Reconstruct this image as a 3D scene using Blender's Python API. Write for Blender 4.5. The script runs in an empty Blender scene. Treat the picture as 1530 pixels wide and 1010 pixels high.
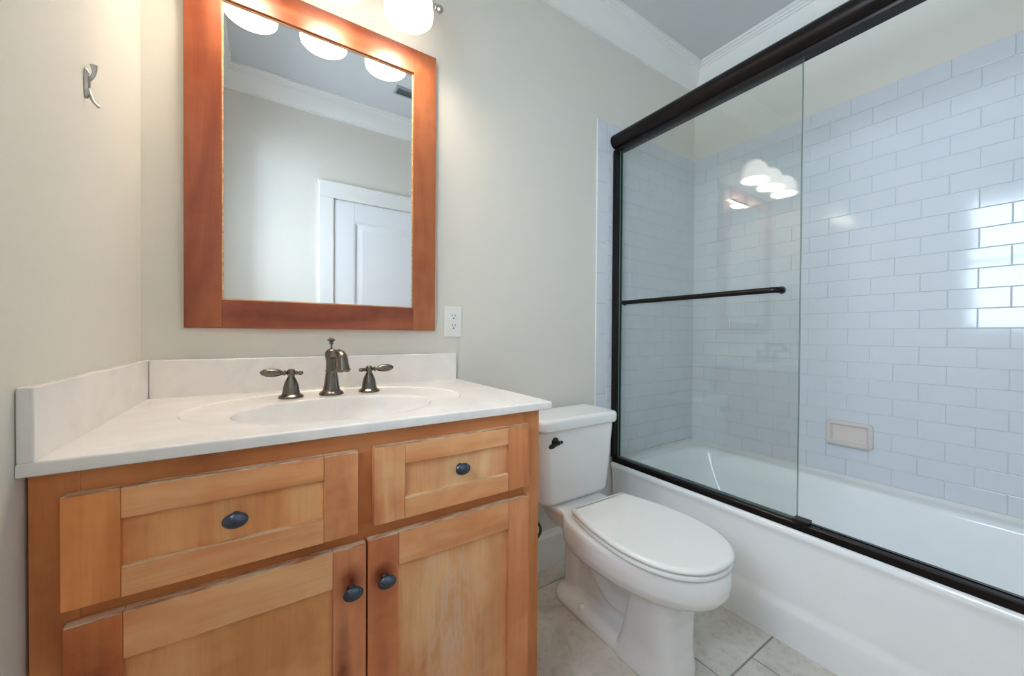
import bpy, bmesh, math, random
from mathutils import Vector, Matrix
random.seed(7)
C = bpy.context.scene.collection
SC = bpy.context.scene
PI = math.pi

# ------------------------------------------------------------------ camera
YAW, PITCH, ROLL, FPX = math.radians(33.0898), math.radians(0.5302), math.radians(0.3716), 559.2
fw = Vector((math.sin(YAW)*math.cos(PITCH), math.cos(YAW)*math.cos(PITCH), -math.sin(PITCH)))
rt = Vector((math.cos(YAW), -math.sin(YAW), 0)); up = rt.cross(fw)
r2 = math.cos(ROLL)*rt + math.sin(ROLL)*up; u2 = r2.cross(fw)
cd = bpy.data.cameras.new('camera'); cam = bpy.data.objects.new('camera', cd); C.objects.link(cam)
cd.sensor_width = 36; cd.lens = FPX/1530*36; cd.clip_start = .01
M = Matrix((r2, u2, -fw)).transposed().to_4x4(); M.translation = (0.2838, -1.375, 1.085)
cam.matrix_world = M
SC.camera = cam

# ------------------------------------------------------------------ world, daylight, exposure
SC.view_settings.view_transform = 'Standard'
SC.view_settings.look = 'None'
SC.view_settings.gamma = 1.0
SC.view_settings.use_curve_mapping = False
SC.view_settings.exposure = 1.15
SC.cycles.use_denoising = True
SC.cycles.max_bounces = 16
SC.cycles.diffuse_bounces = 8
SC.cycles.glossy_bounces = 6
SC.cycles.transparent_max_bounces = 16
SC.cycles.sample_clamp_indirect = 8
w = bpy.data.worlds.new('world'); SC.world = w; w.use_nodes = True
w.node_tree.nodes['Background'].inputs[0].default_value = (.64, .78, 1, 1)
w.node_tree.nodes['Background'].inputs[1].default_value = 1.6
WIN_Y0, WIN_Y1, WIN_Z0, WIN_Z1 = -1.38, -0.80, 1.13, 2.30
WIN_POWER = 29.0
BULB, SHADE = 22.0, 1.5
ld = bpy.data.lights.new('window_daylight', 'AREA'); ld.shape = 'RECTANGLE'
ld.size = WIN_Z1-WIN_Z0; ld.size_y = WIN_Y1-WIN_Y0; ld.energy = WIN_POWER; ld.color = (.68, .84, 1)
lo = bpy.data.objects.new('window_daylight', ld); C.objects.link(lo)
lo.location = (-.50, (WIN_Y0+WIN_Y1)/2, (WIN_Z0+WIN_Z1)/2); lo.rotation_euler = (0, -PI/2, 0)

# ------------------------------------------------------------------ materials
def new_mat(name):
    m = bpy.data.materials.new(name); m.use_nodes = True
    nt = m.node_tree; b = nt.nodes['Principled BSDF']
    return m, nt, b
def nd(nt, t, **kw):
    n = nt.nodes.new(t)
    for k, v in kw.items(): setattr(n, k, v)
    return n
def col(c): return (c[0], c[1], c[2], 1)
def s2l(*c):
    return tuple(((v/255)/12.92 if v/255 <= .04045 else (((v/255)+.055)/1.055)**2.4) for v in c)
def ramp(nt, stops):
    r = nd(nt, 'ShaderNodeValToRGB'); e = r.color_ramp.elements
    while len(e) < len(stops): e.new(.5)
    for k, (p, c) in enumerate(stops): e[k].position = p; e[k].color = col(c)
    return r
def noise(nt, vec, scale, detail=3, rough=.5, dist=0):
    n = nd(nt, 'ShaderNodeTexNoise'); n.inputs['Scale'].default_value = scale
    n.inputs['Detail'].default_value = detail; n.inputs['Roughness'].default_value = rough
    n.inputs['Distortion'].default_value = dist
    if vec is not None: nt.links.new(vec, n.inputs['Vector'])
    return n
def mixc(nt, fac, a, b):
    m = nd(nt, 'ShaderNodeMix', data_type='RGBA')
    for s, v in ((m.inputs['Factor'], fac), (m.inputs['A'], a), (m.inputs['B'], b)):
        if hasattr(v, 'is_output'): nt.links.new(v, s)
        elif isinstance(v, (int, float)): s.default_value = v
        else: s.default_value = col(v)
    return m.outputs['Result']
def math_n(nt, op, a, b=None, clamp=False):
    m = nd(nt, 'ShaderNodeMath', operation=op); m.use_clamp = clamp
    for s, v in ((m.inputs[0], a), (m.inputs[1], b)):
        if v is None: continue
        if hasattr(v, 'is_output'): nt.links.new(v, s)
        else: s.default_value = v
    return m.outputs[0]
def simple(name, c, rough=.5, metal=0, spec=.5, bump=0, bscale=200, var=0, vscale=6, coat=0):
    m, nt, b = new_mat(name)
    b.inputs['Base Color'].default_value = col(c); b.inputs['Roughness'].default_value = rough
    b.inputs['Metallic'].default_value = metal; b.inputs['Specular IOR Level'].default_value = spec
    b.inputs['Coat Weight'].default_value = coat; b.inputs['Coat Roughness'].default_value = .05
    tc = nd(nt, 'ShaderNodeTexCoord')
    if bump:
        n = noise(nt, tc.outputs['Object'], bscale, 2)
        bp = nd(nt, 'ShaderNodeBump'); bp.inputs['Strength'].default_value = bump; bp.inputs['Distance'].default_value = .002
        nt.links.new(n.outputs['Fac'], bp.inputs['Height']); nt.links.new(bp.outputs[0], b.inputs['Normal'])
    if var:
        n = noise(nt, tc.outputs['Object'], vscale, 3)
        nt.links.new(mixc(nt, n.outputs['Fac'], tuple(x*(1-var) for x in c), tuple(min(1, x*(1+var)) for x in c)), b.inputs['Base Color'])
    return m
WALL = simple('greige_wall_paint', s2l(223, 219, 209), .75, bump=.08, bscale=260, spec=.25)
CEIL = simple('ceiling_paint', s2l(212, 213, 214), .85, bump=.05, bscale=180, spec=.2)
TRIM = simple('white_trim_paint', s2l(236, 235, 231), .35)
DOORW = simple('white_door_paint', s2l(236, 237, 238), .35)
PORC = simple('white_porcelain', s2l(246, 246, 246), .06, spec=.6)
ACRY = simple('white_tub_enamel', s2l(246, 247, 248), .10, spec=.5)
SEATM = simple('white_seat_plastic', s2l(246, 246, 243), .22)
TILE = simple('white_glazed_tile', s2l(215, 218, 223), .08, spec=.34, var=.02, vscale=3)
GROUT = simple('pale_grey_grout', s2l(208, 208, 208), .9)
SOAP = simple('almond_ceramic', s2l(222, 211, 205), .12, spec=.6)
BLACK = simple('black_bronze_metal', s2l(38, 33, 31), .30, metal=.75, var=.25, vscale=20)
KNOBM = simple('oil_rubbed_black', s2l(92, 100, 116), .2, metal=.85, var=.2, vscale=60)
PEWTER = simple('aged_pewter', s2l(118, 109, 100), .27, metal=1, var=.25, vscale=70)
NICKEL = simple('brushed_nickel', s2l(190, 188, 182), .28, metal=1)
DARKM = simple('dark_bronze', s2l(60, 55, 52), .3, metal=.9)
HOSEM = simple('grey_braided_hose', s2l(105, 98, 92), .45, metal=.5, bump=.5, bscale=500)
PLATE = simple('white_plastic', s2l(236, 236, 232), .3)
CAULK = simple('white_caulk', s2l(225, 224, 222), .5)
SLOT = simple('dark_slot', s2l(45, 45, 45), .6)
VENTM = simple('grey_vent_metal', s2l(168, 174, 176), .5)
VENTD = simple('vent_dark', s2l(120, 126, 130), .8)
BLINDM = simple('white_blind_slat', s2l(235, 238, 240), .5)
MIRROR, nt_, b_ = new_mat('silvered_glass')
b_.inputs['Base Color'].default_value = (.86, .87, .88, 1); b_.inputs['Metallic'].default_value = 1; b_.inputs['Roughness'].default_value = .0

def marble():
    m, nt, b = new_mat('cultured_marble')
    tc = nd(nt, 'ShaderNodeTexCoord')
    n1 = noise(nt, tc.outputs['Object'], 5, 5, .6, 1.5); n2 = noise(nt, tc.outputs['Object'], 40, 3)
    r = ramp(nt, [(.35, s2l(234, 229, 225)), (.62, s2l(245, 240, 236))]); nt.links.new(n1.outputs['Fac'], r.inputs[0])
    nt.links.new(mixc(nt, math_n(nt, 'MULTIPLY', n2.outputs['Fac'], .25), r.outputs[0], s2l(236, 230, 226)), b.inputs['Base Color'])
    b.inputs['Roughness'].default_value = .16; b.inputs['Specular IOR Level'].default_value = .5
    return m
MARBLE = marble()

def glass():
    m = bpy.data.materials.new('clear_shower_glass'); m.use_nodes = True; nt = m.node_tree
    for n in list(nt.nodes): nt.nodes.remove(n)
    out = nd(nt, 'ShaderNodeOutputMaterial'); mx = nd(nt, 'ShaderNodeMixShader')
    tr = nd(nt, 'ShaderNodeBsdfTransparent'); tr.inputs[0].default_value = (.975, .985, .978, 1)
    gl = nd(nt, 'ShaderNodeBsdfGlossy'); gl.inputs['Roughness'].default_value = .0
    fr = nd(nt, 'ShaderNodeFresnel'); ge = nd(nt, 'ShaderNodeNewGeometry')
    # same reflectance on the way in and on the way out of the sheet
    ior = math_n(nt, 'SUBTRACT', 1.5, math_n(nt, 'MULTIPLY', ge.outputs['Backfacing'], 1.5-1/1.5)); nt.links.new(ior, fr.inputs[0])
    nt.links.new(fr.outputs[0], mx.inputs[0]); nt.links.new(tr.outputs[0], mx.inputs[1]); nt.links.new(gl.outputs[0], mx.inputs[2])
    nt.links.new(mx.outputs[0], out.inputs[0])
    return m
GLASS = glass()
GEDGE = simple('green_glass_edge', s2l(110, 135, 128), .15)

def emis(name, c, s, base=(.9, .88, .84)):
    m, nt, b = new_mat(name)
    b.inputs['Base Color'].default_value = col(base); b.inputs['Roughness'].default_value = .3
    b.inputs['Emission Color'].default_value = col(c); b.inputs['Emission Strength'].default_value = s
    return m
SHADEM = emis('lit_frosted_glass', (1, .91, .79), SHADE)
BULBM = emis('lit_bulb_glow', (1, .88, .73), BULB)

def wood(name, axis, dark, mid, light, seed=0, wear=None, stain=None, rough=.42, gain=(1.30, 1.26, 1.16)):
    """grain runs along axis; wear/stain: (x,z,rx,rz) patch in object space"""
    dark, mid, light = (tuple(min(.9, v*k) for v, k in zip(t, gain)) for t in (dark, mid, light))
    m, nt, b = new_mat(name)
    tc = nd(nt, 'ShaderNodeTexCoord'); mp = nd(nt, 'ShaderNodeMapping')
    sc = [9, 9, 9]; sc['xyz'.index(axis)] = 1.6
    mp.inputs['Scale'].default_value = sc; mp.inputs['Location'].default_value = (seed*3.1, seed*1.7, seed*2.3)
    nt.links.new(tc.outputs['Object'], mp.inputs['Vector'])
    n1 = noise(nt, mp.outputs[0], 1.0, 4, .5, 1.0)
    mp2 = nd(nt, 'ShaderNodeMapping'); s2 = [190, 190, 190]; s2['xyz'.index(axis)] = 7
    mp2.inputs['Scale'].default_value = s2; nt.links.new(tc.outputs['Object'], mp2.inputs['Vector'])
    n2 = noise(nt, mp2.outputs[0], 1.0, 2, .6)
    n3 = noise(nt, tc.outputs['Object'], 9, 3, .6)
    r = ramp(nt, [(.30, dark), (.5, mid), (.70, light)]); nt.links.new(n1.outputs['Fac'], r.inputs[0])
    f = math_n(nt, 'MULTIPLY', math_n(nt, 'SUBTRACT', n2.outputs['Fac'], .48), .7, True)
    c = mixc(nt, f, r.outputs[0], tuple(x*.72 for x in dark))
    f3 = math_n(nt, 'MULTIPLY', math_n(nt, 'SUBTRACT', n3.outputs['Fac'], .45), 1.4, True)
    c = mixc(nt, f3, c, tuple(x*1.12 for x in light))
    sx = nd(nt, 'ShaderNodeSeparateXYZ'); nt.links.new(tc.outputs['Object'], sx.inputs[0])
    def patch(px, pz, rx, rz):
        dx = math_n(nt, 'DIVIDE', math_n(nt, 'SUBTRACT', sx.outputs[0], px), rx)
        dz = math_n(nt, 'DIVIDE', math_n(nt, 'SUBTRACT', sx.outputs[2], pz), rz)
        d = math_n(nt, 'SQRT', math_n(nt, 'ADD', math_n(nt, 'MULTIPLY', dx, dx), math_n(nt, 'MULTIPLY', dz, dz)))
        return math_n(nt, 'SUBTRACT', 1.0, d, True)
    if wear:
        mp3 = nd(nt, 'ShaderNodeMapping'); mp3.inputs['Scale'].default_value = (60, 60, 12); nt.links.new(tc.outputs['Object'], mp3.inputs['Vector'])
        n4 = noise(nt, mp3.outputs[0], 1, 5, .75, .8)
        k = math_n(nt, 'MULTIPLY', math_n(nt, 'SUBTRACT', n4.outputs['Fac'], .42), 5.0, True)
        k = math_n(nt, 'MULTIPLY', math_n(nt, 'MULTIPLY', k, patch(*wear)), .8, True)
        c = mixc(nt, k, c, s2l(238, 207, 182))
    for st in (stain or []):
        n5 = noise(nt, tc.outputs['Object'], 45, 4, .7)
        k = math_n(nt, 'MULTIPLY', math_n(nt, 'MULTIPLY', patch(*st), math_n(nt, 'ADD', n5.outputs['Fac'], .35)), 1.3, True)
        c = mixc(nt, k, c, s2l(122, 48, 22))
    nt.links.new(c, b.inputs['Base Color'])
    b.inputs['Roughness'].default_value = rough; b.inputs['Specular IOR Level'].default_value = .4
    bp = nd(nt, 'ShaderNodeBump'); bp.inputs['Strength'].default_value = .12; bp.inputs['Distance'].default_value = .001
    nt.links.new(n2.outputs['Fac'], bp.inputs['Height']); nt.links.new(bp.outputs[0], b.inputs['Normal'])
    return m
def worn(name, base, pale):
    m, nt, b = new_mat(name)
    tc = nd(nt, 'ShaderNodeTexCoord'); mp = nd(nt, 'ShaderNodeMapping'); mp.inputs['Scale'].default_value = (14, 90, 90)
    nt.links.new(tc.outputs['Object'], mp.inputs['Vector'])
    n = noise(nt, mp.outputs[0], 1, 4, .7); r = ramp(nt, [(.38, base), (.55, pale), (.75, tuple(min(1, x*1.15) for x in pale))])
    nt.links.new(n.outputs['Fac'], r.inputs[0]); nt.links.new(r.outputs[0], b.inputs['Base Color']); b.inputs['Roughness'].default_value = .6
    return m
# honey cabinet wood
HD, HM, HL = s2l(172, 99, 54), s2l(201, 130, 78), s2l(220, 157, 104)
PD, PM, PL = s2l(184, 117, 72), s2l(208, 145, 96), s2l(226, 173, 124)
W_FRAME_X = wood('cabinet_wood_rail', 'x', s2l(154, 93, 55), s2l(178, 113, 69), s2l(196, 135, 89), 1)
W_FRAME_Z = wood('cabinet_wood_stile', 'z', s2l(158, 93, 55), s2l(182, 115, 69), s2l(200, 137, 91), 2)
W_RAIL = wood('door_wood_rail', 'x', s2l(178, 111, 70), s2l(204, 141, 96), s2l(222, 171, 128), 3)
W_STILE_A = wood('drawer_wood_stile', 'z', HD, HM, HL, 4)
W_STILE_B = wood('pale_wood_stile', 'z', s2l(178, 107, 70), s2l(200, 135, 92), s2l(224, 173, 126), 5)
W_PANEL = wood('drawer_wood_panel', 'z', PD, PM, PL, 6)
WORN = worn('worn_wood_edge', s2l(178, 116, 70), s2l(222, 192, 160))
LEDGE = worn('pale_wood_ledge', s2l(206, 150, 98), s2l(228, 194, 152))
W_MIR_Z = wood('mirror_wood_stile', 'z', s2l(124, 58, 36), s2l(148, 77, 47), s2l(166, 98, 64), 7, rough=.3, gain=(1, 1, 1))
W_MIR_X = wood('mirror_wood_rail', 'x', s2l(124, 58, 37), s2l(148, 76, 48), s2l(170, 102, 70), 8, rough=.3, gain=(1, 1, 1))

def floor_mat():
    m, nt, b = new_mat('mottled_floor_tile')
    tc = nd(nt, 'ShaderNodeTexCoord')
    n1 = noise(nt, tc.outputs['Object'], 5, 6, .65, .6); n2 = noise(nt, tc.outputs['Object'], 38, 5, .7)
    r = ramp(nt, [(.30, s2l(190, 182, 170)), (.5, s2l(216, 210, 200)), (.72, s2l(232, 227, 218))]); nt.links.new(n1.outputs['Fac'], r.inputs[0])
    k = math_n(nt, 'MULTIPLY', math_n(nt, 'SUBTRACT', n2.outputs['Fac'], .52), 2.6, True)
    k2 = math_n(nt, 'MULTIPLY', k, math_n(nt, 'SUBTRACT', 1.25, n1.outputs['Fac']), True)
    nt.links.new(mixc(nt, k2, r.outputs[0], s2l(132, 124, 116)), b.inputs['Base Color'])
    b.inputs['Roughness'].default_value = .38
    return m
FLOORT = floor_mat()
FGROUT = simple('floor_grout', s2l(158, 152, 144), .9)

# ------------------------------------------------------------------ mesh helpers
def BM(): return bmesh.new()
def box(bm, x0, x1, y0, y1, z0, z1, bev=0, seg=2, mi=0):
    vs = [bm.verts.new((x, y, z)) for x in (x0, x1) for y in (y0, y1) for z in (z0, z1)]
    q = [(0, 1, 3, 2), (4, 6, 7, 5), (0, 4, 5, 1), (2, 3, 7, 6), (0, 2, 6, 4), (1, 5, 7, 3)]
    fs = [bm.faces.new([vs[i] for i in f]) for f in q]
    for f in fs: f.material_index = mi
    if bev:
        es = list({e for f in fs for e in f.edges})
        r = bmesh.ops.bevel(bm, geom=es, offset=bev, segments=seg, affect='EDGES', profile=.5)
        for f in r['faces']: f.material_index = mi
    return fs
def loft(bm, rings, caps=True, closed=True, mi=0):
    rv = [[bm.verts.new(p) for p in r] for r in rings]
    n = len(rv[0])
    for a, b in zip(rv[:-1], rv[1:]):
        for i in range(n if closed else n-1):
            j = (i+1) % n
            f = bm.faces.new((a[i], a[j], b[j], b[i])); f.material_index = mi
    if caps:
        bm.faces.new(rv[0][::-1]).material_index = mi; bm.faces.new(rv[-1]).material_index = mi
    return rv
def lathe(bm, prof, origin=(0, 0, 0), axis=(0, 0, 1), n=28, caps=True, mi=0, squash=(1, 1)):
    ax = Vector(axis).normalized(); o = Vector(origin)
    t = Vector((1, 0, 0)) if abs(ax.x) < .9 else Vector((0, 0, 1))
    u = ax.cross(t).normalized(); v = ax.cross(u)
    if abs(ax.y) > .9: u, v = Vector((1, 0, 0)), Vector((0, 0, 1))
    rings = [[o + ax*z + (u*math.cos(a)*squash[0] + v*math.sin(a)*squash[1])*max(r, 1e-4) for a in (2*PI*i/n for i in range(n))] for r, z in prof]
    return loft(bm, rings, caps, mi=mi)
def spline(pts, k=8):
    P = [Vector(p) for p in pts]; out = []
    for i in range(len(P)-1):
        p0, p1, p2, p3 = P[max(i-1, 0)], P[i], P[i+1], P[min(i+2, len(P)-1)]
        for j in range(k):
            t = j/k
            out.append(.5*((2*p1)+(p2-p0)*t+(2*p0-5*p1+4*p2-p3)*t*t+(3*p1-p0-3*p2+p3)*t**3))
    out.append(P[-1]); return out
def tube(bm, pts, r, n=14, mi=0):
    P = [Vector(p) for p in pts]; rings = []
    T = [(P[min(i+1, len(P)-1)]-P[max(i-1, 0)]).normalized() for i in range(len(P))]
    t = Vector((0, 0, 1)) if abs(T[0].z) < .9 else Vector((1, 0, 0))
    u = (t - T[0]*t.dot(T[0])).normalized()
    for i, p in enumerate(P):
        u = (u - T[i]*u.dot(T[i])).normalized(); v = T[i].cross(u)
        rr = r[i] if isinstance(r, (list, tuple)) else r
        rings.append([p + (u*math.cos(2*PI*k/n)+v*math.sin(2*PI*k/n))*rr for k in range(n)])
    loft(bm, rings, True, mi=mi)
def extrude_profile(bm, prof, axis, a, b, mi=0):
    """closed profile; axis 'y': prof=(x,z); 'x': prof=(y,z)"""
    f = (lambda p, t: (p[0], t, p[1])) if axis == 'y' else (lambda p, t: (t, p[0], p[1]))
    loft(bm, [[f(p, a) for p in prof], [f(p, b) for p in prof]], True, mi=mi)

ORG = {}
def thing(name, label, cat, loc, group=None, kind=None):
    o = bpy.data.objects.new(name, None); C.objects.link(o); o.location = loc; o.empty_display_size = .05
    if label: o['label'] = label
    if cat: o['category'] = cat
    if group: o['group'] = group
    if kind: o['kind'] = kind
    ORG[o.name] = Vector(loc); return o
def obj(name, bm, mats, parent=None, label=None, cat=None, group=None, kind=None, sharp=35, flip=True):
    bmesh.ops.remove_doubles(bm, verts=bm.verts, dist=1e-6)
    if flip: bmesh.ops.recalc_face_normals(bm, faces=bm.faces)
    if parent is not None: off = ORG[parent.name]
    else:
        xs = [v.co for v in bm.verts]
        off = Vector(((min(v.x for v in xs)+max(v.x for v in xs))/2, (min(v.y for v in xs)+max(v.y for v in xs))/2, min(v.z for v in xs)))
    for v in bm.verts: v.co -= off
    me = bpy.data.meshes.new(name); bm.to_mesh(me); bm.free()
    for p in me.polygons: p.use_smooth = True
    me.set_sharp_from_angle(angle=math.radians(sharp))
    for m in (mats if isinstance(mats, (list, tuple)) else [mats]): me.materials.append(m)
    o = bpy.data.objects.new(name, me); C.objects.link(o)
    if name != 'bowl':
        wn = o.modifiers.new('face_weighted', 'WEIGHTED_NORMAL'); wn.keep_sharp = True; wn.weight = 50
    if parent is not None: o.parent = parent
    else: o.location = off
    ORG[o.name] = off.copy()
    if label: o['label'] = label
    if cat: o['category'] = cat
    if group: o['group'] = group
    if kind: o['kind'] = kind
    return o
def struct(name, bm, mat, label, cat, parent=None, sharp=35):
    return obj(name, bm, mat, parent, label, cat, None, 'structure' if parent is None else None, sharp)

# ------------------------------------------------------------------ room shell
XR, YF, ZC = 2.557, -1.60, 2.74
b = BM(); box(b, -.12, XR+.12, 0, .12, 0, ZC)
wall_back = struct('wall_back', b, WALL, 'greige painted wall behind the vanity and toilet', 'wall')
b = BM(); box(b, XR, XR+.12, YF, 0, 0, ZC)
wall_right = struct('wall_right', b, WALL, 'painted wall on the long side of the bathtub', 'wall')
b = BM()
box(b, -.12, 0, WIN_Y1, 0, 0, ZC); box(b, -.12, 0, YF, WIN_Y0, 0, ZC)
box(b, -.12, 0, WIN_Y0, WIN_Y1, 0, WIN_Z0); box(b, -.12, 0, WIN_Y0, WIN_Y1, WIN_Z1, ZC)
wall_left = struct('wall_left', b, WALL, 'greige painted wall left of the vanity with a metal hook', 'wall')
b = BM(); box(b, -.12, XR+.12, YF-.12, YF, 0, ZC)
wall_front = struct('wall_front', b, WALL, 'painted wall opposite the vanity, seen in the mirror', 'wall')
b = BM(); box(b, -.12, XR+.12, YF-.12, .12, ZC, ZC+.1)
ceiling = struct('ceiling', b, CEIL, 'flat white ceiling above the bathroom', 'ceiling')

# floor: 33 cm tiles in running bond over grout
b = BM(); box(b, -.12, XR+.12, YF-.12, .12, -.1, -.003, mi=1)
T, TY = .495, .66; yl = -.768
for k in range(-3, 4):
    y0 = yl + k*TY; sh = 1.49 if k % 2 == 0 else 1.655
    for i in range(-6, 5):
        x0 = sh + i*T
        xa, xb, ya, yb = max(x0+.003, 0), min(x0+T-.003, XR), max(y0+.003, YF), min(y0+TY-.003, 0)
        if xb-xa < .01 or yb-ya < .01: continue
        box(b, xa, xb, ya, yb, -.02, 0, .0015, 1)
floor = struct('floor', b, [FLOORT, FGROUT], 'mottled beige stone look floor tiles around the toilet', 'floor')

# wall tile cladding
def tilebox(bm, o, u, v, n, w, h, th, tilt):
    o, u, v, n = map(Vector, (o, u, v, n)); g = .0008; bv = .0020
    ta, tb = random.gauss(0, tilt), random.gauss(0, tilt)
    def pt(a, c, d): return o + u*a + v*c + n*(d + (a-w/2)*ta + (c-h/2)*tb)
    r0 = [pt(g, g, 0), pt(w-g, g, 0), pt(w-g, h-g, 0), pt(g, h-g, 0)]
    r1 = [pt(g, g, th-.0016), pt(w-g, g, th-.0016), pt(w-g, h-g, th-.0016), pt(g, h-g, th-.0016)]
    e = g+.0007
    r2_ = [pt(e, e, th-.0005), pt(w-e, e, th-.0005), pt(w-e, h-e, th-.0005), pt(e, h-e, th-.0005)]
    e = g+bv
    r3 = [pt(e, e, th), pt(w-e, e, th), pt(w-e, h-e, th), pt(e, h-e, th)]
    vs = loft(bm, [r0, r1, r2_, r3], False)
    bm.faces.new(vs[-1])
TH, TL, ZT, ZB = .0762, .1524, 2.187, .4344
NR = 23
b = BM()
box(b, XR-.0055, XR, YF, 0, ZB, ZT-.001, mi=1)
for r in range(NR):
    z = ZT-(r+1)*TH
    y = -.005 if r % 2 == 0 else -.005-TL/2
    cuts = [0 if r % 2 == 0 else 0] ; ys = [0.0]
    yy = y if r % 2 else y-TL+.0
    while yy > YF: ys.append(yy); yy -= TL
    ys.append(YF)
    for a, c in zip(ys[:-1], ys[1:]):
        if a-c < .008: continue
        tilebox(b, (XR, c, z), (0, 1, 0), (0, 0, 1), (-1, 0, 0), a-c, TH, .008, .0022)
obj('tile_cladding', b, [TILE, GROUT], wall_right, 'glossy white subway tile above the bathtub', sharp=12)
b = BM()
XB0, XB1 = 1.687, XR-.008
box(b, XB0+.002, XB1, -.0055, 0, ZB, ZT-.001, mi=1); box(b, XB0+.002, 1.78, -.0055, 0, .0, ZB, mi=1)
for r in range(NR):
    z = ZT-(r+1)*TH; xs = [XB1]
    xx = XB1-(TL if r % 2 == 0 else TL/2)
    while xx > XB0+.0762+.01: xs.append(xx); xx -= TL
    xs.append(XB0+.0762)
    for a, c in zip(xs[:-1], xs[1:]):
        tilebox(b, (c, 0, z), (1, 0, 0), (0, 0, 1), (0, -1, 0), a-c, TH, .008, .0012)
z = ZT
while z > .01:
    h = min(TL+.004, z); tilebox(b, (XB0, 0, z-h), (1, 0, 0), (0, 0, 1), (0, -1, 0), .0762, h, .008, .0008); z -= TL+.004
obj('tile_cladding', b, [TILE, GROUT], wall_back, 'glossy white subway tile at the end of the bathtub', sharp=12)

# crown moulding, one mitred loop
prof = [(0, 2.612), (.010, 2.612), (.012, 2.622), (.018, 2.628), (.030, 2.634), (.046, 2.650), (.060, 2.672), (.068, 2.694),
        (.070, 2.700), (.077, 2.702), (.079, 2.712), (.086, 2.714), (.088, 2.724), (.096, 2.727), (.098, 2.7395), (0, 2.7395)]
b = BM()
rings = []
for d, z in prof:
    rings.append([(d, -d, z), (XR-d, -d, z), (XR-d, YF+d, z), (d, YF+d, z)])
rv = [[b.verts.new(p) for p in r] for r in rings]
for i in range(len(rv)):
    a, c = rv[i], rv[(i+1) % len(rv)]
    for k in range(4): b.faces.new((a[k], a[(k+1) % 4], c[(k+1) % 4], c[k]))
struct('trim_1', b, TRIM, 'white stepped crown moulding where the walls meet the ceiling', 'crown moulding', sharp=20)

# baseboards
bprof = [(0, 0), (-.015, 0), (-.015, .118), (-.012, .122), (-.012, .127), (-.016, .130), (-.015, .140), (-.010, .147), (-.006, .158), (-.004, .166), (0, .166)]
b = BM(); extrude_profile(b, bprof, 'x', .90, 1.686)
struct('baseboard_back', b, TRIM, 'white moulded baseboard behind the toilet', 'baseboard', sharp=20)
b = BM(); extrude_profile(b, [(YF-y, z) for y, z in bprof], 'x', .0, .575)
struct('baseboard_front', b, TRIM, 'white moulded baseboard left of the door', 'baseboard', sharp=20)

# door on the front wall (seen in the mirror)
DX0, DX1, DZ1 = .678, 1.44, 2.044
d1 = thing('door_1', 'white panelled door with flat casing, seen in the mirror', 'door', (1.06, YF, 0), kind='structure')
b = BM()
box(b, DX0-.096, DX0-.003, YF, YF+.02, 0, DZ1+.003, .003); box(b, DX1+.003, DX1+.096, YF, YF+.02, 0, DZ1+.003, .003)
box(b, DX0-.096, DX1+.096, YF, YF+.02, DZ1+.0035, DZ1+.112, .003)
box(b, DX0-.102, DX1+.102, YF, YF+.028, DZ1+.098, DZ1+.116, .004)
obj('casing', b, TRIM, d1)
b = BM(); F0, F1 = YF+.002, YF+.012
ST = .135
box(b, DX0, DX0+ST, F0, F1, .008, DZ1-.004, .002); box(b, DX1-ST, DX1, F0, F1, .008, DZ1-.004, .002)
box(b, DX0+ST, DX1-ST, F0, F1, DZ1-.138, DZ1-.004, .002); box(b, DX0+ST, DX1-ST, F0, F1, .86, 1.02, .002); box(b, DX0+ST, DX1-ST, F0, F1, .008, .25, .002)
dl = obj('door_leaf', b, DOORW, d1)
for z0, z1 in ((1.02, DZ1-.138), (.25, .86)):
    b = BM(); x0, x1 = DX0+ST, DX1-ST
    def rr(i, y): return [(x0+i, y, z0+i), (x1-i, y, z0+i), (x1-i, y, z1-i), (x0+i, y, z1-i)]
    loft(b, [rr(0, YF+.001), rr(0, F1-.001), rr(.006, F1-.002), rr(.018, F0+.001), rr(.03, F0+.001), rr(.055, F1-.004), rr(.06, F1-.003)], True)
    obj('panel', b, DOORW, dl, sharp=20)

# window in the left wall (it lights the room; shows as a reflection in the tile)
w1 = thing('window_1', 'daylit window with horizontal blinds, reflected in the tub tile', 'window', (-.06, (WIN_Y0+WIN_Y1)/2, WIN_Z0), kind='structure')
b = BM()
for y0, y1, z0, z1 in ((WIN_Y0, WIN_Y0+.035, WIN_Z0, WIN_Z1), (WIN_Y1-.035, WIN_Y1, WIN_Z0, WIN_Z1), (WIN_Y0+.035, WIN_Y1-.035, WIN_Z0, WIN_Z0+.035),
                       (WIN_Y0+.035, WIN_Y1-.035, WIN_Z1-.035, WIN_Z1), (WIN_Y0+.035, WIN_Y1-.035, 1.70, 1.735)):
    box(b, -.118, -.085, y0, y1, z0, z1, .003)
obj('window_frame', b, TRIM, w1)
b = BM(); box(b, -.104, -.100, WIN_Y0+.03, WIN_Y1-.03, WIN_Z0+.03, WIN_Z1-.03)
obj('pane', b, GLASS, w1)
wb = thing('window_blind', 'white horizontal blind hanging in the window, reflected in the tub tile', 'blind', (-.04, (WIN_Y0+WIN_Y1)/2, WIN_Z1-.05))
b = BM(); box(b, -.07, -.02, WIN_Y0+.012, WIN_Y1-.012, WIN_Z1-.045, WIN_Z1-.003, .003); obj('head_rail', b, BLINDM, wb)
b = BM(); z = WIN_Z0+.05
while z < WIN_Z1-.06:
    loft(b, [[(-.068, y, z), (-.055, y, z+.004), (-.03, y, z+.004), (-.017, y, z), (-.03, y, z-.004), (-.055, y, z-.004)] for y in (WIN_Y0+.015, WIN_Y1-.015)], True)
    z += .088
obj('slats', b, BLINDM, wb)
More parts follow.
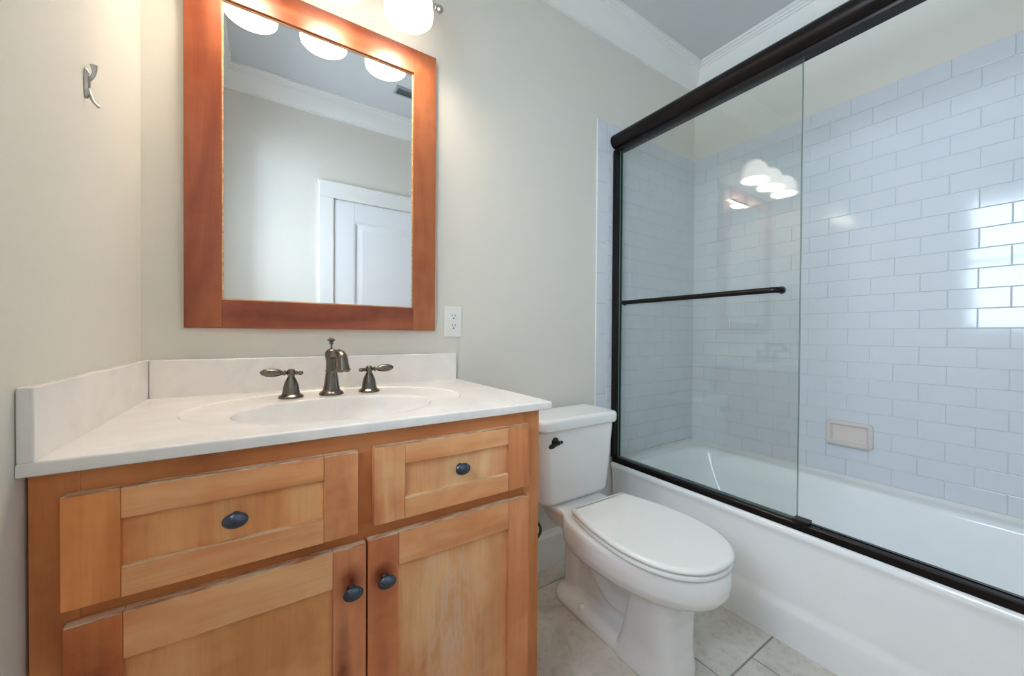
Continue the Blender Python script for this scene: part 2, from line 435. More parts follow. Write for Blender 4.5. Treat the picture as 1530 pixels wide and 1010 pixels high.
b = BM(); box(b, -.064, -.022, WIN_Y0+.015, WIN_Y1-.015, WIN_Z0+.008, WIN_Z0+.026, .003); obj('bottom_rail', b, BLINDM, wb)

# ------------------------------------------------------------------ vanity cabinet
CX0, CX1, CYF, CZ1 = .004, .893, -.575, .886
van = thing('vanity_cabinet', 'honey wood vanity cabinet with worn finish under the white countertop', 'cabinet', (.45, -.29, 0))
b = BM(); box(b, CX1-.018, CX1, CYF+.02, -.002, 0, CZ1, .001); obj('side_panel', b, W_FRAME_Z, van)
b = BM(); box(b, CX0, CX0+.018, CYF+.02, -.002, 0, CZ1, .001); obj('side_panel', b, W_FRAME_Z, van)
b = BM(); box(b, CX0+.018, CX1-.018, CYF+.02, -.002, .10, .118); obj('bottom_panel', b, W_FRAME_X, van)
b = BM(); box(b, CX0+.018, CX1-.018, -.012, -.002, .118, CZ1); obj('back_panel', b, W_FRAME_Z, van)
b = BM(); box(b, CX0+.018, CX1-.018, CYF+.075, CYF+.09, 0, .10); obj('toe_kick', b, W_FRAME_X, van)
b = BM()
f0, f1 = CYF, CYF+.02
box(b, CX0, CX0+.05, f0, f1, .10, CZ1, .0012, mi=1); box(b, CX1-.05, CX1, f0, f1, .10, CZ1, .0012, mi=1)
box(b, .427, .470, f0, f1, .70, .842, .001, mi=1)
box(b, CX0+.05, CX1-.05, f0, f1, .842, CZ1, .001); box(b, CX0+.05, CX1-.05, f0, f1, .652, .70, .001); box(b, CX0+.05, CX1-.05, f0, f1, .10, .14, .001)
obj('face_frame', b, [W_FRAME_X, W_FRAME_Z], van)
def front(name, x0, x1, z0, z1, sw, rw, parent, ms, mr, mp, knob, label=None, pslot=None):
    """shaker door or drawer front: stiles and rails, recessed panel, knob"""
    yb, yf = CYF-.0005, CYF-.0195; bm = BM()
    box(bm, x0, x0+sw, yf, yb, z0, z1, .0022, mi=0); box(bm, x1-sw, x1, yf, yb, z0, z1, .0022, mi=1)
    box(bm, x0+sw, x1-sw, yf, yb, z1-rw, z1, .0018, mi=2); box(bm, x0+sw, x1-sw, yf, yb, z0, z0+rw, .0018, mi=2)
    bm.normal_update(); bmesh.ops.recalc_face_normals(bm, faces=bm.faces); bm.normal_update()
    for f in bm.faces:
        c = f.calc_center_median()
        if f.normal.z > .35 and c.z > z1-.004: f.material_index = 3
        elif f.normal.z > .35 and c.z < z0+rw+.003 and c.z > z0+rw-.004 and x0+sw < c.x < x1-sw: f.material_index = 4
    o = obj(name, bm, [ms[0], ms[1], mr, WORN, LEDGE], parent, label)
    bm = BM(); box(bm, x0+sw-.004, x1-sw+.004, yf+.009, yb-.003, z0+rw-.004, z1-rw+.004)
    obj('panel', bm, mp, o)
    kx, kz = knob; ky = yf + (.009 if (x0+sw < kx < x1-sw and z0+rw < kz < z1-rw) else 0)
    bm = BM(); lathe(bm, [(.0085, 0), (.0085, .0025), (.0055, .005), (.0048, .011), (.0065, .0145)], (kx, ky, kz), (0, -1, 0), 20)
    lathe(bm, [(.006, .0135), (.0155, .0150), (.0182, .0178), (.0182, .0195), (.0160, .0215), (.0150, .0212), (.0125, .0232), (.007, .0252), (.0005, .0258)], (kx, ky, kz), (0, -1, 0), 28, squash=(1, .74))
    obj('knob', bm, KNOBM, o, 'dark oval knob', sharp=50)
    return o
W_SA2 = wood('drawer_stile_plain', 'z', s2l(186, 111, 62), s2l(202, 129, 76), s2l(216, 147, 94), 11)
W_PALE = wood('sapwood_stile', 'z', s2l(172, 101, 68), s2l(200, 135, 94), s2l(232, 185, 138), 12)
W_ROSE = wood('rosy_stile', 'z', s2l(164, 98, 62), s2l(188, 120, 78), s2l(206, 144, 98), 13)
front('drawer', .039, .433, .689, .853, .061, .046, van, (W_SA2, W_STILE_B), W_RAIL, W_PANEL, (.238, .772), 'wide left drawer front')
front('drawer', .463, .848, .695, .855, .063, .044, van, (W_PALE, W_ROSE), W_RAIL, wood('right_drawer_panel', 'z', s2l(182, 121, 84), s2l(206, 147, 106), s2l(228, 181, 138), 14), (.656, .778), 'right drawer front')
# knob-side stiles carry a red-brown stain around the knob (object space of the cabinet origin .45, -.29, 0)
W_LK = wood('left_door_knob_stile', 'z', s2l(160, 87, 58), s2l(186, 115, 80), s2l(202, 139, 102), 15, stain=[(-.03, .600, .03, .04), (-.045, .30, .02, .3)])
W_RK = wood('right_door_knob_stile', 'z', s2l(166, 93, 60), s2l(190, 119, 80), s2l(208, 143, 104), 16, stain=[(.03, .592, .03, .03)])
W_LO = wood('left_door_outer_stile', 'z', s2l(166, 87, 52), s2l(188, 107, 64), s2l(202, 127, 80), 17, stain=[(-.38, .50, .06, .2)])
W_LP = wood('left_door_panel', 'z', s2l(182, 119, 72), s2l(202, 145, 96), s2l(220, 173, 124), 18)
W_RP = wood('right_door_panel', 'z', s2l(174, 111, 74), s2l(198, 141, 98), s2l(218, 171, 128), 19, wear=(.19, .42, .12, .30))
W_RO = wood('right_door_outer_stile', 'z', s2l(176, 103, 66), s2l(194, 123, 82), s2l(210, 145, 104), 20)
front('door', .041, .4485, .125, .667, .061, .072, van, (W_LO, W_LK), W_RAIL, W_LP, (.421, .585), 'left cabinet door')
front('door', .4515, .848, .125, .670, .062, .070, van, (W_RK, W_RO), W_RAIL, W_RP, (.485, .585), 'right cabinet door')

# ------------------------------------------------------------------ countertop with integral oval sink
TX0, TX1, TY0, TY1, TZ = .0008, .919, -.597, -.0008, .908
ctop = thing('countertop', 'white cultured marble countertop with moulded oval sink', 'countertop', ((TX0+TX1)/2, -.30, TZ-.02))
c1, e1 = Vector((.438, -.368)), (.222, .156)
c2, e2 = Vector((.446, -.302)), (.325, .243)
angs = [2*PI*i/112 for i in range(112)]
for cx_, cy_ in ((TX0, TY0), (TX1, TY0), (TX1, TY1), (TX0, TY1)):
    angs.append(math.atan2(cy_-c2.y, cx_-c2.x) % (2*PI))
angs.sort()
def ell(c, e, s, z): return [(c.x+math.cos(a)*e[0]*s, c.y+math.sin(a)*e[1]*s, z) for a in angs]
def e2pt(a, s):
    dx, dy = math.cos(a), math.sin(a); k = 1/math.sqrt((dx/e2[0])**2+(dy/e2[1])**2); return (c2.x+dx*k*s, c2.y+dy*k*s)
def rect(a, inset=0):
    dx, dy = math.cos(a), math.sin(a)
    t = min([((TX1-inset if dx > 0 else TX0+inset)-c2.x)/dx if abs(dx) > 1e-9 else 9, ((TY1-inset if dy > 0 else TY0+inset)-c2.y)/dy if abs(dy) > 1e-9 else 9])
    return (c2.x+dx*t, c2.y+dy*t)
rings = []
DC = Vector((.440, -.34))
for s, dz in ((.08, -.137), (.2, -.136), (.42, -.131), (.6, -.120), (.74, -.102), (.85, -.076), (.93, -.052), (.965, -.030), (.985, -.014), (1.0, -.0065), (1.015, -.0045)):
    k = min(1, max(0, (1-s))); c = c1.lerp(DC, k); rings.append(ell(c, e1, s, TZ+dz))
for t in (.35, .7):
    rings.append([tuple(Vector((c1.x+math.cos(a)*e1[0]*1.015, c1.y+math.sin(a)*e1[1]*1.015, TZ-.0045)).lerp(Vector((*e2pt(a, .985), TZ-.0035)), t)) for a in angs])
rings.append([(*e2pt(a, .985), TZ-.0035) for a in angs]); rings.append([(*e2pt(a, .993), TZ-.0025) for a in angs]); rings.append([(*e2pt(a, 1.0), TZ-.0006) for a in angs]); rings.append([(*e2pt(a, 1.006), TZ) for a in angs])
rings.append([(*rect(a, .004), TZ) for a in angs]); rings.append([(*rect(a, .0012), TZ-.0012) for a in angs]); rings.append([(*rect(a), TZ-.004) for a in angs])
rings.append([(*rect(a), TZ-.019) for a in angs]); rings.append([(*rect(a, .002), TZ-.021) for a in angs])
rings.append(ell(c1, e1, 1.08, TZ-.021)); rings.append(ell(c1, e1, .98, TZ-.085)); rings.append(ell(c1, e1, .6, TZ-.142)); rings.append(ell(DC, e1, .1, TZ-.147))
b = BM(); loft(b, rings, True)
obj('counter_slab', b, MARBLE, ctop, sharp=50)
b = BM(); box(b, .0185, .906, -.0205, TY1, TZ-.002, 1.010, .003, 3); obj('backsplash', b, MARBLE, ctop)
b = BM(); box(b, TX0, .0178, -.597, TY1, TZ-.002, 1.010, .003, 3); obj('side_splash', b, MARBLE, ctop)
b = BM(); lathe(b, [(.001, .003), (.02, .003), (.023, .001), (.023, -.004), (.02, -.006)], (DC.x, DC.y, TZ-.134), n=24); obj('drain', b, PEWTER, ctop, 'pewter drain ring')

# ------------------------------------------------------------------ faucet
FZ = TZ-.0036
fau = thing('faucet', 'aged pewter widespread faucet with two lever handles behind the sink', 'faucet', (.442, -.150, FZ))
fx, fy = .442, -.150
b = BM()
lathe(b, [(.033, 0), (.0335, .003), (.032, .006), (.028, .009), (.024, .013), (.0225, .018), (.0225, .021), (.0205, .026), (.0185, .045), (.0165, .060), (.0155, .066), (.0172, .068), (.0172, .071), (.0155, .073),
          (.015, .090), (.0152, .100), (.0165, .106), (.0185, .114), (.0178, .123), (.014, .130), (.008, .134), (.004, .135)], (fx, fy, FZ), n=32)
obj('spout_body', b, PEWTER, fau, sharp=60)
b = BM()
pts = spline([(fx, fy-.008, FZ+.114), (fx+.004, fy-.045, FZ+.120), (fx+.009, fy-.082, FZ+.123), (fx+.0125, fy-.104, FZ+.114), (fx+.014, fy-.113, FZ+.096), (fx+.014, fy-.115, FZ+.086)], 7)
n = len(pts); tube(b, pts, [.011+.0035*min(1, i/(n*.65)) for i in range(n)], 18)
lathe(b, [(.0150, .004), (.0160, .002), (.0160, -.004), (.0185, -.006), (.0190, -.010), (.0170, -.012), (.0150, -.015), (.012, -.015), (.012, -.008)], (fx+.014, fy-.115, FZ+.090), n=24)
obj('spout', b, PEWTER, fau, sharp=60)
b = BM()
lathe(b, [(.0026, 0), (.0026, .020), (.0055, .021), (.0062, .024), (.005, .027), (.0075, .029), (.0112, .032), (.0112, .0345), (.006, .036), (.0045, .038), (.003, .040)], (fx, fy+.004, FZ+.128), n=20)
obj('lift_rod', b, PEWTER, fau, sharp=60)
def handle(hx, hy, sgn):
    bm = BM()
    lathe(bm, [(.031, 0), (.0315, .003), (.030, .006), (.0245, .009), (.022, .013), (.0215, .017), (.0205, .020), (.0205, .023), (.0190, .034), (.0150, .046), (.0105, .055), (.0085, .059), (.0085, .062), (.0105, .064), (.0115, .070), (.0100, .077), (.005, .080), (.001, .0805)], (hx, hy, FZ), n=28)
    o = obj('handle', bm, PEWTER, fau, sharp=60)
    bm = BM()
    lathe(bm, [(.004, .006), (.0045, .013), (.0075, .015), (.0075, .018), (.0055, .020), (.0062, .023), (.0095, .030), (.0115, .040), (.0118, .050), (.0105, .060), (.0075, .068), (.003, .073), (.0005, .074)], (hx, hy, FZ+.069), (sgn, -.10, .06), 20)
    lathe(bm, [(.004, .006), (.004, .012), (.006, .013), (.006, .015), (.004, .0165), (.0058, .020), (.0065, .024), (.005, .028), (.002, .0305)], (hx, hy, FZ+.069), (-sgn, .10, -.06), 18)
    obj('lever', bm, PEWTER, o, sharp=60)
handle(.338, -.158, -1); handle(.549, -.150, 1)

# ------------------------------------------------------------------ wall mirror
MX0, MX1, MZ0, MZ1, IX0, IX1, IZ0, IZ1 = .0895, .8155, 1.098, 2.127, .1720, .7305, 1.180, 2.0395
mir = thing('wall_mirror', 'rectangular mirror in a wide reddish wood frame above the sink', 'mirror', (.4525, -.011, MZ0))
def board(x0, x1, z0, z1, mat):
    bm = BM(); box(bm, x0, x1, -.0225, -.001, z0, z1, .0015); obj('frame_board', bm, mat, mir)
W_MIR_Z2 = wood('mirror_wood_stile_pale', 'z', s2l(134, 68, 40), s2l(156, 88, 54), s2l(176, 112, 74), 27, rough=.3, gain=(1, 1, 1))
board(MX0, IX0, MZ0, MZ1, W_MIR_Z); board(IX1, MX1, MZ0, MZ1, W_MIR_Z2)
board(IX0+.0003, IX1-.0003, MZ0, IZ0, W_MIR_X); board(IX0+.0003, IX1-.0003, IZ1, MZ1, W_MIR_X)
b = BM(); box(b, IX0+.0012, IX1-.0012, -.012, -.003, IZ0+.0012, IZ1-.0012); obj('mirror_glass', b, MIRROR, mir, 'silvered mirror glass')
b = BM()
for x0, x1, z0, z1 in ((IX0+.0004, IX0+.004, IZ0, IZ1), (IX1-.004, IX1-.0004, IZ0, IZ1), (IX0+.004, IX1-.004, IZ0+.0004, IZ0+.004), (IX0+.004, IX1-.004, IZ1-.004, IZ1-.0004)):
    box(b, x0, x1, -.0145, -.0122, z0, z1)
obj('bead', b, LEDGE, mir, 'thin pale bead around the glass')

# ------------------------------------------------------------------ vanity light
vl = thing('vanity_light', 'brushed nickel vanity light with three lit white glass shades above the mirror', 'light', (.452, -.02, 2.25))
LX = (.235, .452, .669); LY, LZ = -.156, 2.122
b = BM(); lathe(b, [(.062, 0), (.062, .006), (.056, .012), (.03, .016), (.018, .02), (.016, .075), (.001, .076)], (.452, -.001, 2.268), (0, -1, 0), 32, squash=(1.5, .9)); obj('wall_plate', b, NICKEL, vl)
b = BM(); tube(b, [(.115, -.075, 2.268), (.789, -.075, 2.268)], .008, 16); obj('bar', b, NICKEL, vl)
for sx_, x in ((-1, .115), (1, .789)):
    b = BM(); lathe(b, [(.008, -.004), (.012, 0), (.012, .004), (.008, .007), (.013, .014), (.014, .020), (.009, .029), (.001, .032)], (x, -.075, 2.268), (sx_, 0, 0), 20); obj('finial', b, NICKEL, vl, sharp=60)
for x in LX:
    b = BM(); tube(b, spline([(x, -.075, 2.268), (x, -.085, 2.312), (x, -.12, 2.332), (x, -.150, 2.312), (x, LY, 2.268), (x, LY, 2.258)], 6), .006, 12)
    lathe(b, [(.010, .155), (.024, .152), (.026, .146), (.026, .130), (.022, .128)], (x, LY, LZ), n=24); obj('arm', b, NICKEL, vl, sharp=60)
    b = BM()
    op = [(.0745, 0), (.0765, .002), (.0770, .02), (.0755, .045), (.0710, .070), (.0620, .095), (.0470, .115), (.028, .128), (.012, .131)]
    ip = [(.012, .127), (.027, .124), (.0445, .111), (.0590, .092), (.0675, .068), (.072, .044), (.0733, .02), (.0730, .002)]
    lathe(b, op+ip, (x, LY, LZ), n=40, caps=False)
    sh = obj('lamp_shade', b, SHADEM, vl, 'lit white glass shade', sharp=60)
    b = BM(); lathe(b, [(.0005, .024), (.02, .025), (.038, .032), (.046, .048), (.040, .066), (.022, .084), (.014, .10), (.013, .12), (.001, .121)], (x, LY, LZ), n=28)
    obj('bulb', b, BULBM, sh, sharp=60)

# ------------------------------------------------------------------ outlet, hook, vent
out = thing('wall_outlet', 'white duplex electrical outlet on the wall right of the mirror', 'outlet', (.8985, -.001, 1.075))
b = BM(); box(b, .862, .935, -.006, -.0005, 1.0745, 1.1945, .003, 2); obj('cover_plate', b, PLATE, out)
for zc in (1.1150, 1.1540):
    b = BM()
    loft(b, [[(.8985+.0165*math.copysign(abs(math.cos(a))**.8, math.cos(a)), y, zc+.0145*math.copysign(abs(math.sin(a))**.7, math.sin(a))) for a in (2*PI*i/32 for i in range(32))] for y in (-.0055, -.0085)], True)
    rc = obj('receptacle', b, PLATE, out)
    b = BM(); box(b, .8915, .8935, -.0092, -.008, zc+.001, zc+.010); box(b, .9035, .9055, -.0092, -.008, zc+.001, zc+.009)
    lathe(b, [(.0026, .0), (.0026, .0012)], (.8985, -.008, zc-.0065), (0, -1, 0), 14); obj('slots', b, SLOT, rc, 'dark plug slots')
b = BM(); lathe(b, [(.003, 0), (.003, .001), (.001, .0016)], (.8985, -.0055, 1.1345), (0, -1, 0), 14); obj('screw', b, PLATE, out)

hk = thing('wall_hook', 'small metal robe hook on the bare wall left of the mirror', 'hook', (.0, -.359, 1.51))
b = BM(); lathe(b, [(.012, 0), (.012, .002), (.010, .004), (.001, .0045)], (.0005, -.359, 1.545), (1, 0, 0), 24, squash=(2.3, 1)) if False else None
loft(b, [[(x, -.359+.008*s*math.cos(a), 1.545+.028*s*math.sin(a)) for a in (2*PI*i/28 for i in range(28))] for x, s in ((.0005, 1), (.003, 1), (.0055, .8), (.006, .3))], True)
obj('back_plate', b, NICKEL, hk)
b = BM(); tube(b, spline([(.004, -.359, 1.552), (.008, -.360, 1.556), (.012, -.361, 1.566), (.0125, -.362, 1.575), (.012, -.363, 1.580)], 6), [.0030]*12+[.0030+.0002*i for i in range(13)], 12); obj('upper_prong', b, NICKEL, hk)
b = BM(); tube(b, spline([(.004, -.359, 1.536), (.007, -.359, 1.524), (.010, -.358, 1.515), (.014, -.357, 1.510), (.018, -.356, 1.507)], 6), .0025, 12); obj('lower_prong', b, NICKEL, hk)

vt = thing('ceiling_vent', 'grey slatted ceiling vent, seen at the top of the mirror', 'vent', (1.15, -1.215, ZC))
b = BM()
for a in ((1.0, 1.30, -1.262, -1.247), (1.0, 1.30, -1.183, -1.168), (1.0, 1.015, -1.247, -1.183), (1.285, 1.30, -1.247, -1.183)): box(b, *a, ZC-.008, ZC-.0005, .001)
obj('frame', b, VENTM, vt)
b = BM(); box(b, 1.015, 1.285, -1.247, -1.183, ZC-.002, ZC-.0005); obj('duct_back', b, VENTD, vt)
for y in (-1.236, -1.215, -1.194):
    b = BM(); loft(b, [[(x, y-.006, ZC-.003), (x, y+.004, ZC-.009), (x, y+.006, ZC-.009), (x, y-.004, ZC-.003)] for x in (1.016, 1.284)], True); obj('slat', b, VENTM, vt)

# ------------------------------------------------------------------ bathtub
tub = thing('bathtub', 'white alcove bathtub with plain apron behind the black framed glass', 'bathtub', (2.18, -.8, 0))
RZ = .416
ap = [(1.812, .0), (1.808, .09), (1.807, .112), (1.811, .128), (1.818, .142), (1.821, .158), (1.818, .30), (1.814, .365), (1.808, .385), (1.804, .392), (1.803, .400), (1.805, .409), (1.810, .414), (1.818, RZ)]
b = BM()
extr = ap + [(1.84, RZ), (1.84, .0)]
Y0, Y1 = YF+.001, -.0095
extrude_profile(b, ap + [(1.845, RZ), (1.845, 0)], 'y', Y0, Y1)
obj('apron', b, ACRY, tub, sharp=50)
def rrect(x0, x1, y0, y1, r, z, n=10):
    pts = []
    for cx, cy, a0 in ((x1-r, y1-r, 0), (x0+r, y1-r, PI/2), (x0+r, y0+r, PI), (x1-r, y0+r, 1.5*PI)):
        for i in range(n+1):
            a = a0+PI/2*i/n; pts.append((cx+r*math.cos(a), cy+r*math.sin(a), z))
    return pts
XT0, XT1 = 1.845, XR-.009
b = BM()
xi0, xi1, yi0, yi1 = 1.885, XT1-.075, Y0+.09, Y1-.085
rings = [rrect(XT0, XT1, Y0, Y1, .004, RZ-.03), rrect(XT0, XT1, Y0, Y1, .004, RZ+.0),
         rrect(XT0+.002, XT1-.002, Y0+.002, Y1-.002, .006, RZ+.018 if False else RZ),
         rrect(xi0-.012, xi1+.02, yi0-.02, yi1+.02, .10, RZ), rrect(xi0-.004, xi1+.008, yi0-.008, yi1+.008, .105, RZ-.004), rrect(xi0, xi1, yi0, yi1, .11, RZ-.014),
         rrect(xi0+.006, xi1-.008, yi0+.012, yi1-.016, .115, RZ-.06), rrect(xi0+.02, xi1-.022, yi0+.03, yi1-.055, .12, RZ-.16), rrect(xi0+.035, xi1-.04, yi0+.05, yi1-.11, .13, RZ-.27),
         rrect(xi0+.05, xi1-.055, yi0+.07, yi1-.15, .13, RZ-.315), rrect(xi0+.085, xi1-.09, yi0+.11, yi1-.2, .12, RZ-.340), rrect(xi0+.14, xi1-.15, yi0+.2, yi1-.3, .09, RZ-.346)]
rv = loft(b, rings, False); b.faces.new(rv[-1])
obj('basin', b, ACRY, tub, sharp=50)
b = BM(); extrude_profile(b, [(XT1-.014, RZ+.0003), (XT1-.006, RZ+.006), (XT1-.003, ZB+.002), (XT1-.0002, ZB+.002), (XT1-.0002, RZ+.0003)], 'y', Y0, Y1)
extrude_profile(b, [(Y1-.014, RZ+.0003), (Y1-.006, RZ+.006), (Y1-.003, ZB+.002), (Y1-.0002, ZB+.002), (Y1-.0002, RZ+.0003)], 'x', XT0+.03, XT1-.014)
obj('caulk_bead', b, CAULK, tub)

# ------------------------------------------------------------------ shower door
sd = thing('shower_door', 'black framed bypass glass shower door standing on the bathtub rim', 'shower door', (1.83, -.8, RZ))
hp = []
for i in range(13):
    a = PI/2 + PI*i/12
    hp.append((1.812+.034*math.cos(a), 2.0985+.036*math.sin(a)))
hp = [(1.868, 2.1345)] + hp + [(1.812, 2.058), (1.815, 2.052), (1.868, 2.052)]
b = BM(); extrude_profile(b, hp, 'y', YF+.001, -.0095); obj('header_rail', b, BLACK, sd, sharp=40)
for y0, y1 in ((-.032, -.009), (YF+.001, YF+.024)):
    b = BM(); box(b, 1.800, 1.822, y0, y1, RZ+.0275, 2.052, .002); box(b, 1.8225, 1.850, y0, y1+(.0 if y0 > -1 else 0), RZ+.0275, 2.052, .002); obj('side_jamb', b, BLACK, sd)
b = BM(); extrude_profile(b, [(1.813, RZ+.0005), (1.813, RZ+.022), (1.816, RZ+.026), (1.832, RZ+.027), (1.832, RZ+.015), (1.842, RZ+.015), (1.842, RZ+.027), (1.862, RZ+.024), (1.864, RZ+.0005)], 'y', YF+.001, -.0095)
obj('bottom_track', b, BLACK, sd)
b = BM(); box(b, 1.808, 1.850, -.868, -.822, RZ+.0275, RZ+.038, .002); obj('panel_guide', b, DARKM, sd, 'small black guide block')
def pane(x, y0, y1):
    bm = BM(); box(bm, x, x+.006, y0, y1, RZ+.030, 2.056)
    bm.normal_update()
    for f in bm.faces:
        if abs(f.normal.y) > .9 or abs(f.normal.z) > .9: f.material_index = 1
    return obj('glass_panel', bm, [GLASS, GEDGE], sd, 'clear glass panel')
p1 = pane(1.826, -.833, -.034); p2 = pane(1.844, -.824, -.034)
b = BM()
bz = 1.250
tube(b, spline([(1.8255, -.075, bz), (1.812, -.076, bz), (1.797, -.086, bz), (1.794, -.11, bz)], 5)[:-1] + [Vector((1.794, -.11-.0625*i, bz)) for i in range(11)] + spline([(1.794, -.735, bz), (1.797, -.762, bz), (1.810, -.776, bz), (1.8255, -.778, bz)], 5)[1:], .0108, 16)
lathe(b, [(.013, 0), (.013, .004), (.009, .006)], (1.8258, -.778, bz), (-1, 0, 0), 18); lathe(b, [(.013, 0), (.013, .004), (.009, .006)], (1.8258, -.075, bz), (-1, 0, 0), 18)
obj('towel_bar', b, BLACK, p1, 'black towel bar', sharp=50)
for y in (-.20, -.62):
    b = BM(); lathe(b, [(.004, 0), (.004, .002), (.001, .004)], (1.8125, y, 2.0555), (-1, 0, 0), 12); obj('screw', b, DARKM, sd)

# ------------------------------------------------------------------ soap dish
sp = BM()
sy0, sy1, sz0, sz1 = -.862, -.694, .574, .690; xw = XR-.0075
def sr(i, x, zb=0): return [(x, p[0], p[1]+zb) for p in [(q[0], q[1]) for q in rrect(sy0+i, sy1-i, sz0+i, sz1-i, max(.004, .016-i*.5), 0, 6)]]
loft(sp, [sr(0, xw), sr(0, xw-.010), sr(.003, xw-.016), sr(.008, xw-.019), sr(.014, xw-.018), sr(.019, xw-.012), sr(.023, xw-.002), sr(.03, xw-.001)], True)
# protruding lower tray lip
loft(sp, [[(xw-.004, y, sz0+.020), (xw-.030, y, sz0+.018), (xw-.038, y, sz0+.024), (xw-.040, y, sz0+.018), (xw-.034, y, sz0+.006), (xw-.016, y, sz0+.001), (xw-.002, y, sz0+.002)] for y in (sy0+.012, sy0+.016, sy1-.016, sy1-.012)], True)
obj('soap_dish', sp, SOAP, None, 'almond ceramic soap dish mounted on the tub tile', 'soap dish', sharp=50)

# ------------------------------------------------------------------ toilet
TXC = 1.366
toi = thing('toilet', 'white two-piece elongated toilet between the vanity and the bathtub', 'toilet', (TXC, -.45, 0))
def egg(w_, yb, yf, z, n=56, eb=3.2, ef=2.0, fr=.52):
    yc = yf+(yb-yf)*fr; pts = []
    for i in range(n):
        t = 2*PI*i/n; s, c = math.sin(t), math.cos(t)
        if c >= 0: x = w_*math.copysign(abs(s)**(2/ef), s); y = yc-(yc-yf)*abs(c)**(2/ef)
        else: x = w_*math.copysign(abs(s)**(2/eb), s); y = yc+(yb-yc)*abs(c)**(2/eb)
        pts.append((TXC+x, y, z))
    return pts
b = BM()
# bowl
loft(b, [egg(.172, -.262, -.812, .404), egg(.181, -.255, -.824, .402), egg(.187, -.25, -.830, .392), egg(.189, -.25, -.832, .365), egg(.187, -.25, -.828, .335), egg(.178, -.25, -.812, .310), egg(.160, -.26, -.785, .290), egg(.135, -.28, -.74, .272), egg(.11, -.32, -.68, .255), egg(.06, -.4, -.6, .23)], True)
# front column
def colr(w_, yb, yf, z): return egg(w_, yb, yf, z, eb=7, ef=4.0, fr=.6)
loft(b, [colr(.118, -.565, -.735, .30), colr(.104, -.565, -.712, .245), colr(.094, -.545, -.702, .18), colr(.089, -.52, -.704, .09), colr(.095, -.50, -.712, .02), colr(.096, -.50, -.713, .0)], True)
# base flange
def flr(w_, yb, yf, z): return egg(w_, yb, yf, z, eb=2.6, ef=6, fr=.8)
loft(b, [flr(.093, -.150, -.66, 0), flr(.093, -.150, -.66, .022), flr(.087, -.158, -.66, .036), flr(.066, -.18, -.66, .052), flr(.05, -.2, -.66, .056)], True)
# rear deck and neck under the tank
loft(b, [egg(.085, -.13, -.40, .30, eb=6, ef=6), egg(.115, -.115, -.40, .345, eb=6, ef=6), egg(.13, -.105, -.40, .385, eb=6, ef=6), egg(.13, -.105, -.40, .402, eb=6, ef=6)], True)
# web and S-shaped trapway
box(b, TXC-.018, TXC+.018, -.60, -.20, .02, .32)
tube(b, spline([(TXC, -.60, .21), (TXC, -.50, .125), (TXC, -.42, .115), (TXC, -.355, .17), (TXC, -.315, .25), (TXC, -.262, .285), (TXC, -.225, .24), (TXC, -.215, .15), (TXC, -.215, .02)], 8), [.034]*24+[.034+.001*i for i in range(12)]+[.046]*29, 20)
o = obj('bowl', b, PORC, toi, sharp=80)
m = o.modifiers.new('union', 'REMESH'); m.mode = 'VOXEL'; m.voxel_size = .0055; m.use_smooth_shade = True
m = o.modifiers.new('soften', 'SMOOTH'); m.factor = .5; m.iterations = 6
for sx_ in (-1, 1):
    b = BM(); lathe(b, [(.014, 0), (.0145, .006), (.012, .016), (.006, .021), (.0005, .022)], (TXC+sx_*.076, -.335, .038), (sx_*.25, 0, 1), 20); obj('bolt_cap', b, PORC, toi, sharp=60)
# seat and lid outline: squared back, egg front
half = spline([(.0, -.828), (.052, -.822), (.100, -.800), (.140, -.762), (.170, -.705), (.184, -.64), (.186, -.58), (.178, -.50), (.162, -.42), (.143, -.352), (.138, -.340), (.128, -.333), (.06, -.331), (0, -.331)], 5)
def outline(d, z, dy=0):
    h = [Vector((p[0], p[1])) for p in half]; n = len(h); out_ = []
    for i, p in enumerate(h):
        t = h[min(i+1, n-1)]-h[max(i-1, 0)]; nrm = Vector((t.y, -t.x)).normalized()
        if i in (0, n-1): nrm = Vector((0, -1 if i == 0 else 1))
        q = p + nrm*d; out_.append((max(0, q.x), q.y+dy))
    R = [(TXC+x, y, z) for x, y in out_]; L = [(TXC-x, y, z) for x, y in out_[-2:0:-1]]
    return R+L
def shrink(s_, z): return [(TXC+(x-TXC)*s_, -.58+(y+.58)*s_, z) for x, y, _ in outline(-.008, z)]
b = BM(); loft(b, [outline(-.014, .4035), outline(-.012, .4075), outline(-.003, .4080), outline(-.001, .411), outline(-.0015, .4185), outline(-.005, .4210), outline(-.016, .4212)], True); obj('seat', b, SEATM, toi, sharp=60)
b = BM(); loft(b, [outline(-.018, .4210), outline(-.017, .4252), outline(-.004, .4256), outline(.0, .4280), outline(.001, .433), outline(-.002, .4385), outline(-.008, .4410), shrink(.985, .4418), shrink(.96, .4420)], True); obj('lid', b, SEATM, toi, sharp=60)
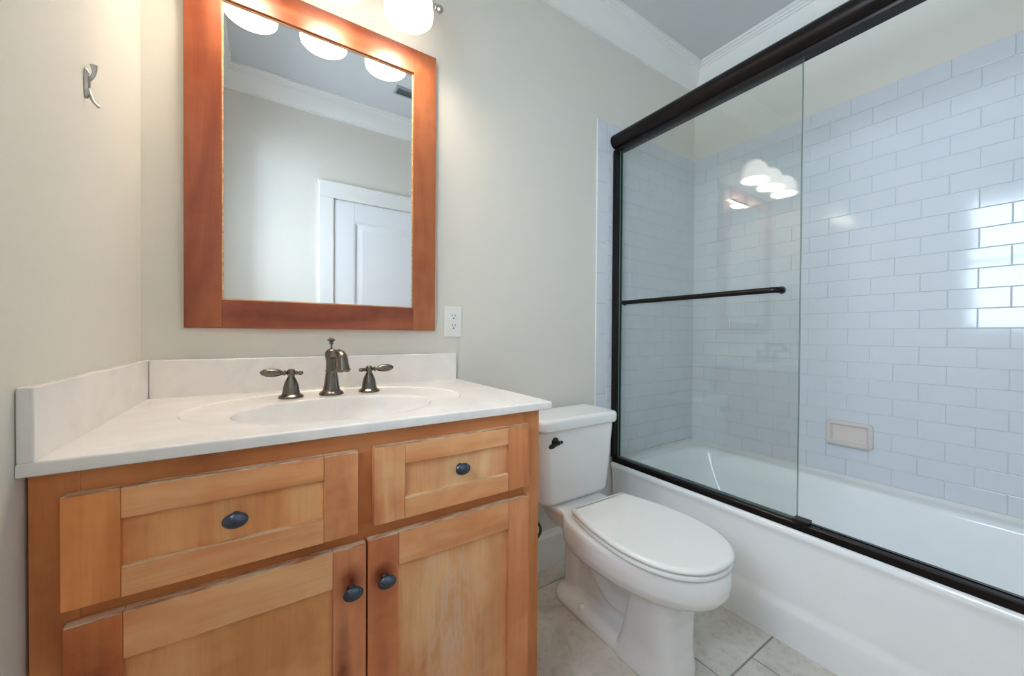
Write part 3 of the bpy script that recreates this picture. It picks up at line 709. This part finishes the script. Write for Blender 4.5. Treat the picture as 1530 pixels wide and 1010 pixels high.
# tank
def tk(wl, yb, yf, z, r): return rrect(TXC-wl, TXC+wl, yf, yb, r, z, 8)
b = BM()
loft(b, [tk(.165, -.085, -.215, .4045, .04), tk(.178, -.075, -.232, .410, .045), tk(.182, -.070, -.237, .425, .045), tk(.190, -.066, -.243, .53, .04), tk(.200, -.062, -.248, .70, .035), tk(.200, -.062, -.248, .706, .035)], True)
obj('tank', b, PORC, toi, sharp=60)
b = BM()
loft(b, [tk(.198, -.060, -.250, .7065, .034), tk(.208, -.054, -.259, .709, .036), tk(.211, -.052, -.262, .716, .036), tk(.212, -.051, -.263, .738, .036), tk(.210, -.053, -.261, .747, .034), tk(.204, -.058, -.255, .753, .032), tk(.192, -.07, -.243, .7555, .028)], True)
obj('tank_lid', b, PORC, toi, sharp=60)
b = BM(); kx, ky, kz = 1.222, -.2485, .668
lathe(b, [(.017, 0), (.017, .003), (.013, .007), (.008, .009), (.007, .016), (.009, .018), (.009, .024), (.004, .027)], (kx, ky, kz), (0, -1, 0), 24)
lathe(b, [(.005, .004), (.0055, .012), (.0075, .014), (.006, .017), (.0085, .026), (.0095, .036), (.008, .046), (.004, .052), (.001, .053)], (kx, ky-.021, kz-.002), (-1, -.12, -.14), 18)
lathe(b, [(.004, .004), (.004, .010), (.006, .013), (.0065, .017), (.004, .022), (.001, .024)], (kx, ky-.021, kz-.002), (1, .12, .14), 18)
obj('flush_lever', b, DARKM, toi, 'dark bronze flush lever', sharp=60)
# water supply
sv = thing('supply_line', 'grey braided water hose curving beside the toilet behind the vanity', 'hose', (1.2, -.06, .2))
b = BM(); tube(b, spline([(1.150, -.075, .20), (1.185, -.080, .196), (1.225, -.085, .196), (1.262, -.09, .212), (1.272, -.095, .240), (1.258, -.10, .272), (1.228, -.11, .305), (1.206, -.125, .345), (1.204, -.135, .400)], 7), .0065, 12); obj('hose', b, HOSEM, sv)
b = BM(); lathe(b, [(.03, 0), (.03, .002), (.02, .008), (.008, .01), (.008, .05), (.012, .051), (.012, .075), (.008, .078)], (1.14, -.0055, .20), (0, -1, 0), 20)
lathe(b, [(.0075, .0), (.0075, .02)], (1.14, -.072, .20), (1, 0, 0), 14); obj('shutoff_valve', b, NICKEL, sv, 'nickel shutoff valve')
